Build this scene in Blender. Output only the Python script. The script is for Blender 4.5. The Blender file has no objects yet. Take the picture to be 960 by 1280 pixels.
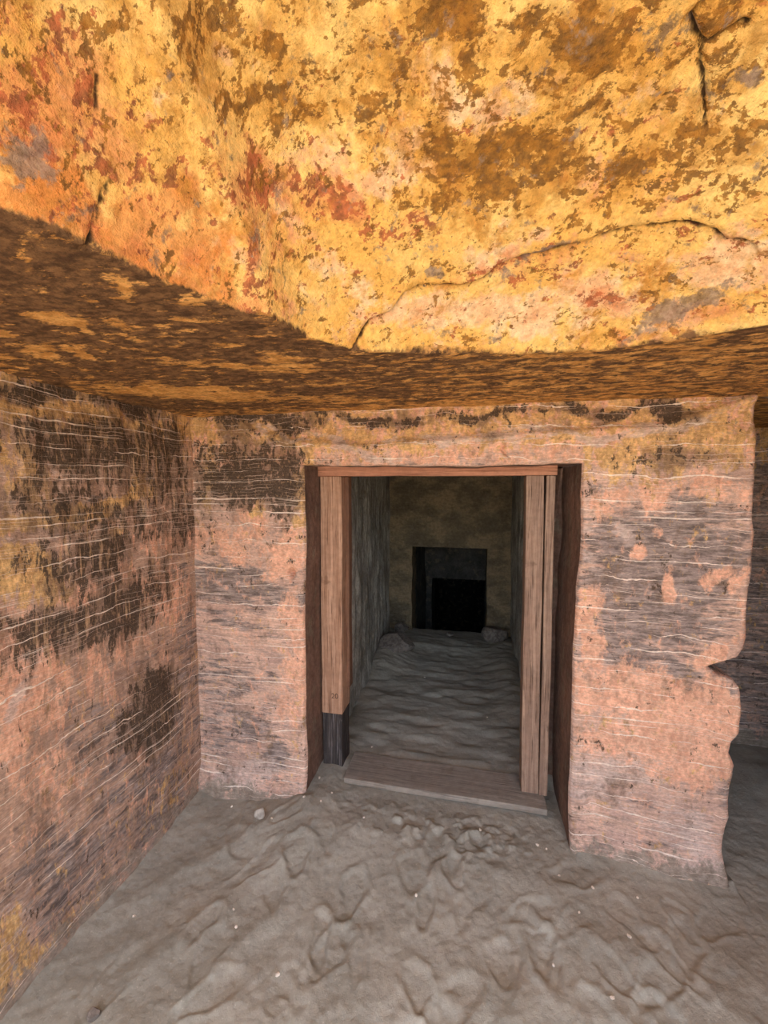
import bpy, bmesh, math, random
import numpy as np
from mathutils import Vector

random.seed(4)
scene = bpy.context.scene
COL = scene.collection

# ------------------------------------------------------------------ camera
cam_data = bpy.data.cameras.new('camera')
cam_data.sensor_fit = 'VERTICAL'
cam_data.sensor_height = 24.0
cam_data.lens = 520.0 / 1280.0 * 24.0
cam_data.clip_start = 0.02
cam = bpy.data.objects.new('camera', cam_data)
COL.objects.link(cam)
cam.location = (0.0, -1.85, 1.55)
cam.rotation_euler = (math.radians(90 - 3.8), 0.0, math.radians(12.2))
scene.camera = cam

# ------------------------------------------------------------------ light
SUN_ELEV, SUN_AZ = 66.0, 14.0        # behind the viewer, a little to the right
world = bpy.data.worlds.new('sky_world')
scene.world = world
world.use_nodes = True
wn = world.node_tree.nodes
sky = wn.new('ShaderNodeTexSky')
sky.sky_type = 'NISHITA'
sky.sun_disc = False
sky.sun_elevation = math.radians(SUN_ELEV)
sky.sun_rotation = math.radians(180 - SUN_AZ)
sky.dust_density = 3.0
wn['Background'].inputs['Strength'].default_value = 0.30
world.node_tree.links.new(sky.outputs[0], wn['Background'].inputs['Color'])
sun_data = bpy.data.lights.new('sun', 'SUN')
sun_data.energy = 4.5
sun_data.angle = math.radians(0.6)
sun_data.color = (1.0, 0.96, 0.90)
sun = bpy.data.objects.new('sun', sun_data)
COL.objects.link(sun)
sun.rotation_euler = (math.radians(90 - SUN_ELEV), 0, math.radians(SUN_AZ))
scene.view_settings.view_transform = 'Standard'
scene.view_settings.look = 'None'
scene.view_settings.gamma = 1.0
scene.view_settings.use_curve_mapping = False
scene.view_settings.exposure = 1.2

# ------------------------------------------------------------------ measured stains, in metres on each surface
# each patch: centre (u, v), two half axes, strength
BACK_STAINS = {
    'soot': [(-1.122,1.591,.269,-.001,-.004,-.156,1.0), (-1.184,1.709,.175,-.003,-.002,-.058,0.8), (-.931,1.571,.125,-.000,-.003,-.173,0.9), (-.988,1.869,.258,-.029,-.006,-.049,1.0), (-.512,1.860,.301,-.025,-.001,-.025,0.75), (.020,1.849,.301,-.011,.000,-.020,0.7), (.523,1.844,.237,-.009,.001,-.022,0.8), (.738,1.833,.126,-.005,.002,-.043,1.0), (.788,1.636,.195,-.002,.002,-.037,0.5), (-1.296,1.371,.045,.001,-.004,-.121,0.3), (-.741,1.419,.032,.000,-.003,-.266,0.55), (-.748,.799,.029,.002,-.006,-.476,0.35), (-1.116,1.804,.129,-.003,-.001,-.031,0.5)],
    'tan': [(-1.380,1.851,.136,-.004,-.003,-.099,1.0), (-.866,1.752,.236,-.064,-.013,-.043,0.9), (-.512,1.770,.223,-.043,-.015,-.078,0.7), (-.255,1.711,.394,-.007,.000,-.042,0.6), (.345,1.717,.373,-.008,.001,-.039,0.6), (.731,1.677,.339,-.006,.003,-.088,0.9), (-1.290,1.560,.040,-.003,-.016,-.127,0.9), (-.808,1.571,.041,-.000,-.003,-.208,1.0), (-1.114,1.900,.086,-.003,-.001,-.038,0.8), (-1.061,1.415,.043,.001,-.001,-.063,0.5), (.920,1.751,.161,-.004,.004,-.091,0.8), (.770,-.059,.327,-.001,-.005,-.050,0.6)],
    'grey': [(-1.180,1.060,.236,-.046,-.032,-.100,0.9), (-.942,1.004,.181,-.045,-.019,-.054,0.8), (-1.140,.870,.214,-.038,-.010,-.032,0.5), (-1.193,.554,.201,-.012,-.027,-.127,0.45), (-1.199,.321,.228,.010,-.015,-.129,0.5), (-.957,.184,.070,.010,-.002,-.093,0.9), (.775,1.281,.270,.009,.007,-.177,1.0), (.569,1.340,.104,.003,.004,-.131,0.7), (.546,1.123,.118,-.028,-.014,-.065,0.9), (.669,1.014,.262,-.045,-.015,-.099,1.0), (.839,1.106,.169,.010,.004,-.097,0.9), (.585,.856,.148,-.031,-.015,-.074,0.8), (.794,.824,.192,-.062,-.010,-.038,0.7), (.953,.734,.061,.007,.002,-.039,0.9), (.979,.776,.033,.003,.001,-.026,0.8), (.472,1.568,.024,-.000,.001,-.020,0.6), (.756,1.393,.256,.005,.003,-.064,0.8), (.977,.512,.028,.004,.002,-.046,0.5), (1.026,.369,.025,.004,.006,-.133,0.6)],
    'pale': [(.494,.303,.092,-.014,-.021,-.107,0.9), (.664,.329,.118,-.018,-.012,-.063,0.6), (.881,.122,.116,-.057,-.029,-.072,0.8), (.944,-.005,.112,-.013,-.015,-.087,0.9), (.612,1.390,.041,.001,.002,-.052,0.8), (.477,1.387,.027,.001,.001,-.030,0.9), (.466,1.237,.043,.002,.001,-.047,0.7), (-1.160,.090,.275,.041,-.001,-.052,0.8), (-1.242,.422,.184,.021,-.006,-.214,0.3), (-1.073,-.068,.362,.061,-.001,-.061,0.8), (.022,1.757,.470,.005,.001,-.024,0.8), (.526,1.745,.355,.012,.002,-.019,0.9), (.837,1.783,.097,.049,.008,-.017,0.9), (-.589,1.717,.253,-.092,-.008,-.020,0.9), (-1.072,1.860,.083,-.088,-.013,-.010,0.9), (-.886,1.779,.151,-.060,-.006,-.014,0.8), (.698,.229,.181,.030,.003,-.070,0.35)],
    'orange': [(-1.084,1.375,.078,.001,-.002,-.079,0.8), (-1.130,1.255,.263,.008,-.002,-.088,0.6), (-.875,1.224,.125,.004,-.003,-.156,0.7), (-.849,.711,.076,.007,-.006,-.363,0.8), (.679,1.300,.023,.001,.001,-.029,1.0), (.781,1.142,.023,.001,.002,-.042,1.0), (.961,1.167,.043,.002,.002,-.044,0.8), (.475,.932,.043,.003,.006,-.188,0.9), (.948,.855,.055,.005,.002,-.045,1.0), (.604,.745,.121,.000,-.001,-.034,0.8), (.742,.651,.292,-.014,-.011,-.129,1.1), (.865,.497,.227,-.016,-.018,-.169,1.1), (.657,.537,.211,.006,-.005,-.121,0.9), (.708,1.520,.315,.001,.002,-.057,0.6), (-.114,1.761,.520,-.013,.001,-.055,0.6), (1.036,1.007,.027,.002,.009,-.190,0.6), (1.048,1.290,.021,.001,.012,-.248,0.5), (.562,.630,.123,.014,.003,-.086,0.6)],
}
LEFT_STAINS = {
    'soot': [(-.711,1.857,.158,.001,-.007,-.027,1.0), (-.421,1.877,.227,-.007,-.012,-.033,0.9), (-.505,1.674,.327,-.015,-.023,-.107,0.9), (-.213,1.678,.198,.000,-.030,-.181,0.8), (-.772,1.667,.098,-.010,-.014,-.064,0.6), (-.729,1.511,.135,-.004,-.004,-.067,0.7), (-.445,1.407,.277,-.023,-.005,-.096,0.75), (-.594,1.271,.188,.028,.029,-.089,0.8), (-.463,1.052,.172,.032,.062,-.118,1.0), (-.727,1.046,.141,.047,.041,-.079,0.9), (-.287,1.145,.133,.008,.036,-.092,0.7), (-.095,1.417,.101,-.007,-.007,-.155,0.7), (-.293,.542,.135,-.124,-.097,-.100,1.2), (-.408,.517,.085,-.077,-.040,-.059,0.8), (-.863,1.095,.049,-.017,-.003,-.050,0.7), (-.610,.975,.115,.018,.018,-.038,0.6)],
    'tan': [(-.713,1.804,.158,-.005,-.010,-.038,1.0), (-.425,1.807,.230,-.006,-.012,-.039,1.0), (-.075,1.840,.113,.016,-.004,-.077,1.0), (-.822,1.638,.064,-.021,-.023,-.059,0.8), (-.819,1.248,.120,-.027,-.004,-.076,1.3), (-.733,1.431,.189,.017,.004,-.032,1.2), (-.479,1.489,.166,.073,.019,-.031,1.2), (-.802,1.564,.072,.001,-.003,-.063,0.8), (-.732,1.458,.107,-.007,-.003,-.053,0.6), (-.351,1.669,.026,.002,-.005,-.100,0.9), (-.505,1.689,.028,.009,.014,-.052,0.8), (-.644,1.636,.022,-.006,-.016,-.038,0.8), (-.523,1.321,.101,.018,.013,-.037,0.5), (-.918,.093,.043,-.051,-.008,-.152,0.8), (-.809,.023,.016,-.040,-.183,.030,0.5), (-.265,.085,.116,.015,.051,-.075,0.35)],
    'orange': [(-.848,.948,.079,-.036,-.008,-.152,1.4), (-.781,.793,.103,-.037,.008,-.072,0.8), (-.871,.739,.068,-.043,-.003,-.050,0.8), (-.646,1.179,.067,-.016,-.003,-.052,0.9), (-.416,1.189,.073,-.015,-.002,-.046,0.7), (-.218,1.055,.141,-.036,-.006,-.129,0.7), (-.447,1.375,.154,.007,.006,-.039,0.3), (-.181,1.310,.181,-.004,.008,-.053,0.8), (-.581,.871,.067,-.029,-.006,-.122,0.7), (-.432,.875,.111,-.001,.028,-.066,0.5), (-.779,.583,.151,-.048,.030,-.127,0.5), (-.695,.833,.046,-.023,-.002,-.045,0.7), (-.834,1.415,.046,-.005,-.001,-.025,0.3), (-.859,.519,.093,-.074,-.006,-.103,0.35), (-.810,.970,.029,-.013,-.008,-.156,0.8)],
    'pale': [(-.835,.955,.033,-.015,-.004,-.077,0.6), (-.862,.890,.017,-.014,-.022,-.064,0.8), (-.698,1.578,.011,.000,-.004,-.081,0.6), (-.861,1.344,.022,-.004,-.003,-.049,0.5), (-.575,.325,.211,-.164,-.008,-.157,0.25), (-.901,.182,.089,-.097,-.006,-.102,0.4)],
    'grey': [(-.381,.175,.267,-.207,-.010,-.212,0.5), (-.170,.416,.135,-.077,-.011,-.234,0.5), (-.562,.576,.202,-.057,.041,-.147,0.4), (-.714,.192,.188,-.019,.088,-.200,0.5), (-.072,.651,.070,-.030,-.019,-.404,0.4), (-.282,.252,.153,-.007,.059,-.100,0.5)],
}
CEIL_STAINS = {
    'ochre': [(-.826,-1.140,.046,.041,-.033,.026,1.0), (-.806,-1.092,-.037,.064,-.033,.020,1.0), (-1.027,-1.092,.023,.010,-.027,.019,1.0), (-1.092,-.966,.025,.040,-.063,.047,0.9), (-.988,-.959,.006,.028,-.045,.036,0.9), (-1.534,-.732,.051,.012,-.317,.227,0.9), (-.745,-1.032,.024,.005,-.047,.051,0.7), (-.572,-1.236,.016,.003,-.022,.023,0.6), (-.584,-1.058,.023,.004,-.018,.024,0.5), (-.724,-.768,.137,.061,-.025,.036,0.9), (-.514,-.690,.138,.029,-.018,.040,0.9), (-.431,-.492,.157,.035,-.017,.053,0.6), (-.997,-.464,.318,.164,-.072,.097,1.0), (-1.198,-.680,.087,.068,-.048,.045,0.6), (-.543,-.244,.249,.054,-.030,.089,0.7), (.062,-.492,.243,.054,.003,.070,0.5), (.539,-.281,.315,.069,.030,.085,0.6), (.017,-.200,.357,.076,.001,.075,0.5), (.645,-.534,.104,-.017,.035,.067,0.6), (-.519,-.784,.064,.013,-.017,.034,1.0), (.215,-.663,.205,.044,.007,.037,0.4)],
    'brown': [(-.047,-1.184,.069,.016,-.002,.031,0.9), (.164,-1.127,.050,.013,-.000,.025,1.6), (.061,-1.000,.124,.024,.004,.044,1.2), (-.055,-1.044,.071,.017,-.002,.028,0.8), (.337,-.949,.118,-.022,.026,.033,0.7), (.405,-.992,.059,-.003,.019,.036,0.6), (-.365,-1.284,.053,.052,-.015,.020,0.5), (-.330,-1.187,.057,.048,-.018,.012,0.8), (-.297,-1.165,.027,.017,-.007,.008,1.0), (.329,-1.132,.041,.002,.008,.016,0.9), (-.150,-1.156,.049,.014,-.004,.018,0.5), (-.276,-.976,.034,.023,-.011,.010,0.4), (.237,-1.106,.070,.011,.009,.023,0.5), (.113,-1.097,.050,.009,.003,.016,0.6), (.056,-1.167,.046,.010,.002,.014,0.4), (-.381,-1.314,.018,.025,-.005,.006,0.5), (.189,-1.038,.066,.010,.006,.023,0.7), (.421,-.913,.078,-.026,.011,.012,0.7), (-.119,-1.006,.061,.015,-.003,.020,0.7), (.263,-.966,.062,-.022,.020,.020,0.7), (-.476,-1.398,.019,.028,-.027,-.000,0.6), (.379,-1.080,.042,-.000,.024,.043,0.5)],
    'red': [(-.516,-1.431,.024,.037,-.014,.008,0.8), (-.494,-1.400,.015,.026,-.025,-.002,0.7), (-.479,-1.339,.022,.046,-.022,-.006,0.6), (-.370,-1.140,.047,.077,-.015,.006,0.9), (-.284,-1.049,.072,.043,-.014,.020,1.0), (-.538,-1.423,.022,.040,-.011,.006,0.7), (-.432,-1.252,.037,.057,-.018,.007,0.6), (-.416,-1.135,.008,.006,-.023,.026,1.0), (-.420,-1.093,.023,.020,-.008,.013,0.7), (.075,-.862,.120,.023,.003,.029,0.5), (.321,-.723,.019,-.006,.006,.010,1.0), (.327,-.783,.099,.000,.006,.018,0.6), (-.156,-.975,.095,.028,-.003,.014,0.4), (-.520,-1.341,.033,.059,-.010,.008,0.4), (-.339,-.951,.042,.038,-.005,.012,0.3), (-.424,-1.047,.042,.023,-.023,.043,0.3), (.489,-.783,.072,-.037,.009,.010,0.5), (-.478,-.908,.056,.012,-.022,.043,0.7)],
    'orange': [(-.511,-1.311,.072,.136,-.020,-.000,0.9), (-.543,-1.391,.028,.052,-.005,.002,1.2), (-.529,-1.419,.031,.053,-.015,.009,0.6), (-.481,-1.213,.047,.102,-.035,.010,0.8), (-.389,-1.110,.059,.075,-.009,.014,0.4), (.212,-.840,.178,.006,.014,.041,0.3), (-.474,-1.288,.032,.044,-.008,.008,1.0)],
    'grey': [(-.548,-1.418,.012,.028,-.007,-.000,1.1), (-.546,-1.422,.011,.020,-.008,.004,0.9), (.158,-.863,.053,.005,.002,.007,1.0), (.076,-.855,.032,-.002,.004,.007,0.6), (.444,-.776,.083,-.049,.009,.009,1.0), (.501,-.817,.041,-.027,.007,.007,0.8), (.332,-1.127,.041,.002,.008,.016,0.6), (.418,-1.064,.023,-.000,.008,.013,0.9), (-.102,-.891,.017,.004,-.001,.008,1.4), (.171,-1.123,.023,.004,.004,.014,0.5), (.018,-.122,.623,.134,.001,.065,0.3)],
    'pale': [(.191,-.783,.274,.009,.014,.044,0.7), (.039,-.903,.097,.009,.007,.026,0.5), (-.141,-.836,.147,.043,-.004,.027,0.6), (.479,-.856,.089,-.039,.027,.028,0.7), (-.303,-.949,.097,.080,-.019,.027,0.5), (-.389,-1.110,.085,.113,-.013,.000,0.4), (-.394,-1.283,.062,.062,-.007,.008,0.4), (-.212,-1.077,.123,.043,-.013,.046,0.5), (.000,-1.111,.152,.032,.001,.033,0.5), (.317,-1.051,.070,.004,.011,.023,0.4)],
}
CEIL_CRACKS = [[(-0.289,-0.840), (-0.250,-0.858), (-0.195,-0.859), (-0.163,-0.876), (-0.127,-0.877), (-0.065,-0.857), (-0.014,-0.853), (0.024,-0.859), (0.074,-0.875), (0.123,-0.874), (0.211,-0.875), (0.270,-0.881), (0.320,-0.887), (0.388,-0.896), (0.444,-0.895), (0.468,-0.889), (0.518,-0.885)],
    [(0.295,-1.121), (0.307,-1.108), (0.322,-1.091), (0.337,-1.065), (0.359,-1.025), (0.372,-1.003)],
    [(0.323,-1.089), (0.340,-1.093), (0.354,-1.097), (0.379,-1.097)],
    [(0.295,-1.121), (0.308,-1.135)],
    [(-0.551,-1.338), (-0.531,-1.336), (-0.517,-1.326)],
    [(-0.495,-1.361), (-0.485,-1.367)]]

# ------------------------------------------------------------------ noise in numpy
def _hash(ix, iy, iz, seed):
    h = (ix * 374761393 + iy * 668265263 + iz * 2147483647 + seed * 1274126177) & 0xFFFFFFFF
    h = ((h ^ (h >> 13)) * 1274126177) & 0xFFFFFFFF
    h = (h ^ (h >> 16)) & 0xFFFFFFFF
    return h.astype(np.float64) / 4294967295.0

def vnoise(x, y, z=0.0, seed=0):
    x = np.asarray(x, float); y = np.asarray(y, float); z = np.zeros_like(x) + z
    fx, fy, fz = np.floor(x), np.floor(y), np.floor(z)
    ix, iy, iz = fx.astype(np.int64), fy.astype(np.int64), fz.astype(np.int64)
    tx, ty, tz = x - fx, y - fy, z - fz
    tx = tx*tx*(3-2*tx); ty = ty*ty*(3-2*ty); tz = tz*tz*(3-2*tz)
    r = 0
    for dx in (0, 1):
        for dy in (0, 1):
            for dz in (0, 1):
                w = (tx if dx else 1-tx) * (ty if dy else 1-ty) * (tz if dz else 1-tz)
                r = r + w * _hash(ix+dx, iy+dy, iz+dz, seed)
    return r * 2 - 1

def fbm(x, y, z=0.0, octaves=4, seed=0, gain=0.5):
    a, f, r, t = 1.0, 1.0, 0.0, 0.0
    for k in range(octaves):
        r = r + a * vnoise(np.asarray(x)*f + 17.3*k, np.asarray(y)*f - 9.1*k, np.asarray(z)*f + 3.7*k, seed + k)
        t += a; a *= gain; f *= 2.03
    return r / t

def sstep(a, b, x):
    t = np.clip((x - a) / (b - a), 0, 1)
    return t*t*(3-2*t)

def patches(lst, u, v, warp=0.04, freq=7.0, seed=5):
    """strength field of a list of elliptical patches, with wandering outlines"""
    uu = u + warp * fbm(u*freq, v*freq, 0.0, 3, seed)
    vv = v + warp * fbm(u*freq, v*freq, 5.0, 3, seed + 9)
    out = np.zeros_like(u)
    for (c0, c1, a0, a1, b0, b1, s) in lst:
        det = a0*b1 - a1*b0
        if abs(det) < 1e-9:
            continue
        d0, d1 = uu - c0, vv - c1
        p = (d0*b1 - d1*b0) / det
        q = (a0*d1 - a1*d0) / det
        out = np.maximum(out, s * sstep(1.75, 0.35, np.sqrt(p*p + q*q)))
    return out

def seg_dist(u, v, pts):
    d = np.full_like(u, 9.0)
    for (x0, y0), (x1, y1) in zip(pts[:-1], pts[1:]):
        ex, ey = x1-x0, y1-y0
        t = np.clip(((u-x0)*ex + (v-y0)*ey) / (ex*ex + ey*ey + 1e-12), 0, 1)
        d = np.minimum(d, np.hypot(u-x0-t*ex, v-y0-t*ey))
    return d

# ------------------------------------------------------------------ mesh helpers
class Grids:
    """collects grid patches (with point attributes) into one mesh"""
    def __init__(self):
        self.v, self.f, self.a, self.n = [], [], {}, 0
    def add(self, X, Y, Z, flip=False, mask=None, **attrs):
        X, Y, Z = np.broadcast_arrays(X, Y, Z)
        r, c = X.shape
        idx = np.arange(r*c).reshape(r, c) + self.n
        q = np.stack([idx[:-1, :-1], idx[:-1, 1:], idx[1:, 1:], idx[1:, :-1]], -1)
        if mask is not None:
            q = q[mask]
        q = q.reshape(-1, 4)
        if flip:
            q = q[:, ::-1]
        self.v.append(np.stack([X.ravel(), Y.ravel(), Z.ravel()], -1))
        self.f.append(q)
        for k, val in attrs.items():
            self.a.setdefault(k, []).append((self.n, np.broadcast_to(val, X.shape).ravel()))
        self.n += r*c
    def build(self, name, mat, parent=None, kind=None):
        V = np.concatenate(self.v).astype(np.float32); F = np.concatenate(self.f).astype(np.int32)
        me = bpy.data.meshes.new(name)
        me.vertices.add(len(V)); me.vertices.foreach_set('co', V.ravel())
        me.loops.add(F.size); me.loops.foreach_set('vertex_index', F.ravel())
        me.polygons.add(len(F))
        me.polygons.foreach_set('loop_start', np.arange(0, F.size, 4, dtype=np.int32))
        me.polygons.foreach_set('use_smooth', np.ones(len(F), dtype=bool))
        me.update(calc_edges=True)
        for k, lst in self.a.items():
            arr = np.zeros(len(V), np.float32)
            for s, val in lst:
                arr[s:s+len(val)] = val
            me.attributes.new(k, 'FLOAT', 'POINT').data.foreach_set('value', arr)
        me.validate()
        me.materials.append(mat)
        ob = bpy.data.objects.new(name, me)
        COL.objects.link(ob)
        ob.parent = parent
        if kind: ob['kind'] = kind
        return ob

def axis(*pieces):
    """non-uniform spacing: (start, stop, step) pieces"""
    out = []
    for a, b, s in pieces:
        n = max(2, int(round(abs(b-a)/s)) + 1)
        seg = np.linspace(a, b, n)
        out.append(seg if not out else seg[1:])
    return np.concatenate(out)

def struct(o, label, category=None):
    o['kind'] = 'structure'; o['label'] = label
    if category: o['category'] = category
    return o

def tag(o, label, category, group=None):
    o['label'] = label; o['category'] = category
    if group: o['group'] = group
    return o

# ------------------------------------------------------------------ material helpers
def srgb(r, g, b):
    f = lambda c: (c/255/12.92) if c/255 <= 0.04045 else ((c/255 + 0.055)/1.055)**2.4
    return (f(r), f(g), f(b), 1.0)

class Mat:
    def __init__(self, name, rough=0.9):
        self.m = bpy.data.materials.new(name); self.m.use_nodes = True
        self.t = self.m.node_tree; self.t.nodes.clear()
        self.out = self.n('ShaderNodeOutputMaterial'); self.b = self.n('ShaderNodeBsdfPrincipled')
        self.l(self.b.outputs[0], self.out.inputs[0])
        self.b.inputs['Roughness'].default_value = rough
        self.b.inputs['Specular IOR Level'].default_value = 0.15
        self.tc = self.n('ShaderNodeTexCoord').outputs['Object']
    def n(self, t, **k):
        o = self.t.nodes.new(t)
        for a, v in k.items(): setattr(o, a, v)
        return o
    def l(self, a, b): self.t.links.new(a, b)
    def put(self, sock, v):
        if hasattr(v, 'links') or isinstance(v, bpy.types.NodeSocket): self.l(v, sock)
        else: sock.default_value = v
    def math(self, op, a, b=0.0, c=0.0, clamp=False):
        o = self.n('ShaderNodeMath', operation=op, use_clamp=clamp)
        for i, v in enumerate((a, b, c)): self.put(o.inputs[i], v)
        return o.outputs[0]
    def coord(self, scale):
        o = self.n('ShaderNodeMapping'); self.l(self.tc, o.inputs[0])
        o.inputs['Scale'].default_value = scale; return o.outputs[0]
    def noise(self, scale, detail=5.0, rough=0.6, stretch=None, dist=0.0):
        o = self.n('ShaderNodeTexNoise'); self.l(self.coord(stretch) if stretch else self.tc, o.inputs['Vector'])
        o.inputs['Scale'].default_value = scale; o.inputs['Detail'].default_value = detail
        o.inputs['Roughness'].default_value = rough; o.inputs['Distortion'].default_value = dist
        return o.outputs[0]
    def attr(self, name):
        o = self.n('ShaderNodeAttribute', attribute_name=name); return o.outputs['Fac']
    def smooth(self, v, lo, hi, a=0.0, b=1.0):
        o = self.n('ShaderNodeMapRange', interpolation_type='SMOOTHSTEP')
        self.l(v, o.inputs[0])
        for i, x in enumerate((lo, hi, a, b)): o.inputs[i+1].default_value = x
        return o.outputs[0]
    def mix(self, f, a, b, mode='MIX'):
        o = self.n('ShaderNodeMix', data_type='RGBA', blend_type=mode)
        self.put(o.inputs['Factor'], f); self.put(o.inputs['A'], a); self.put(o.inputs['B'], b)
        return o.outputs['Result']
    def layer(self, col, attr, c1, c2, scale, amp, lo=0.4, hi=0.6, stretch=None, bias=0.0, vscale=None, op=1.0):
        """patchy layer: attribute field roughened by noise, two-tone colour"""
        n1 = self.noise(scale, 6, 0.62, stretch, 0.6); n2 = self.noise(scale*3.7, 6, 0.7, stretch)
        nz = self.math('MULTIPLY', self.math('SUBTRACT', self.math('MULTIPLY_ADD', n2, 0.7, n1), 0.85), amp)
        base = self.attr(attr) if attr else None
        v = self.math('ADD', nz, bias) if base is None else self.math('ADD', self.math('ADD', base, nz), bias)
        m = self.smooth(v, lo, hi, 0.0, op)
        c = self.mix(self.smooth(self.noise(vscale or scale*1.7, 5, 0.65, stretch), 0.38, 0.62), c1, c2)
        return self.mix(m, col, c), m
    def veins(self, col, colour, width, op=0.85, mult=1.0, var=(4, 0.0)):
        """thin pale veins along the rock bedding; 'bed' counts the beds upwards"""
        wob = self.math('MULTIPLY', self.math('SUBTRACT', self.noise(7, 4, 0.6, (1, 1, 1.6)), 0.5), 0.7*mult)
        p = self.math('ADD', self.math('MULTIPLY_ADD', self.attr('bed'), mult, var[1]), wob)
        fr = self.math('ABSOLUTE', self.math('SUBTRACT', self.math('FRACT', p), 0.5))
        d = self.math('MULTIPLY', fr, self.math('DIVIDE', self.attr('gap'), mult))          # metres from the vein
        w = self.math('MULTIPLY', self.smooth(self.noise(var[0], 2, 0.5, (1, 1, 4.5)), 0.42, 0.66), width)
        m = self.math('SUBTRACT', 1.0, self.math('DIVIDE', d, self.math('ADD', w, 0.0001)), clamp=True)
        m = self.math('MULTIPLY', self.smooth(m, 0.0, 0.6), op)
        return self.mix(m, col, colour), m
    def finish(self, col, bumps, rough=None):
        self.l(col, self.b.inputs['Base Color'])
        prev = None
        for h, dist, st in bumps:
            o = self.n('ShaderNodeBump'); o.inputs['Strength'].default_value = st; o.inputs['Distance'].default_value = dist
            self.l(h, o.inputs['Height'])
            if prev is not None: self.l(prev, o.inputs['Normal'])
            prev = o.outputs[0]
        if prev is not None: self.l(prev, self.b.inputs['Normal'])
        return self.m

def mottle(M, col, scale, lo=0.82, hi=1.15, stretch=None):
    v = M.smooth(M.noise(scale, 8, 0.7, stretch), 0.3, 0.7, lo, hi)
    o = M.n('ShaderNodeVectorMath', operation='SCALE'); M.l(col, o.inputs[0]); M.l(v, o.inputs['Scale'])
    return o.outputs[0]

def wall_material(name, base1, base2, streak, vein_w):
    M = Mat(name)
    col = M.mix(M.smooth(M.noise(5, 6, 0.65, (1, 1, 2.2)), 0.35, 0.65), base1, base2)
    # thin bedding tones
    col = M.mix(M.smooth(M.noise(3.0, 7, 0.75, (1, 1, 20)), 0.42, 0.62, 0, 0.5), col, srgb(158, 128, 114))
    col = M.mix(M.smooth(M.noise(4.0, 7, 0.75, (1, 1, 16)), 0.54, 0.66, 0, 0.5), col, srgb(222, 190, 166))
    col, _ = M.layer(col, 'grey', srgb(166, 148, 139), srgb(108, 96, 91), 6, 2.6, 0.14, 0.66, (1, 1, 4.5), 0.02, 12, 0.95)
    col, _ = M.layer(col, 'orange', srgb(242, 190, 158), srgb(224, 166, 136), 8, 3.0, 0.16, 0.74, streak, 0, 30, 0.9)
    col, _ = M.layer(col, 'tan', srgb(236, 192, 128), srgb(194, 150, 96), 10, 3.2, 0.26, 0.68, streak, -0.07, 34, 0.9)  # tan stone, made more golden to carry bounce light off the ceiling
    col, _ = M.layer(col, 'pale', srgb(220, 198, 184), srgb(196, 172, 160), 9, 2.6, 0.24, 0.86, (1, 1, 3.0), -0.04, 26, 0.7)
    # thin brown film of old smoke around the black soot
    col, _ = M.layer(col, 'soot', srgb(136, 110, 90), srgb(112, 92, 78), 5, 3.0, 0.10, 0.80, streak, 0.0, 20, 0.72)
    col, sm = M.layer(col, 'soot', srgb(92, 76, 62), srgb(58, 50, 44), 12, 3.6, 0.40, 0.68, streak, -0.08, 40, 0.93)
    # flakes where the soot has come off
    fl = M.smooth(M.noise(40, 7, 0.7, streak), 0.53, 0.64, 0, 0.6)
    col = M.mix(M.math('MULTIPLY', fl, sm), col, srgb(186, 150, 116))
    if streak[0] > 2:      # upright pale strokes left by the pick
        st = M.math('MULTIPLY', M.smooth(M.noise(7, 5, 0.65, (8, 8, 0.9)), 0.55, 0.66, 0, 0.75), M.smooth(M.noise(4, 3, 0.6), 0.42, 0.58))
        col = M.mix(st, col, srgb(206, 168, 130))
    # sandy dust low on the wall
    col, _ = M.layer(col, 'dust', srgb(166, 150, 134), srgb(146, 130, 114), 16, 2.2, 0.36, 0.80)
    col, vm = M.veins(col, srgb(248, 230, 212), vein_w)
    col, _ = M.veins(col, srgb(236, 210, 190), vein_w*0.42, 0.55, 3.0, (5, 0.37))
    col = mottle(M, col, 60, 0.78, 1.18, (1, 1, 1.8))
    col = mottle(M, col, 9, 0.84, 1.12)
    return M.finish(col, [(M.noise(26, 8, 0.65, (1, 1, 1.5)), 0.012, 0.6), (M.noise(90, 6, 0.7, (1, 1, 3)), 0.005, 0.6), (vm, 0.002, 0.4)])

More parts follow.
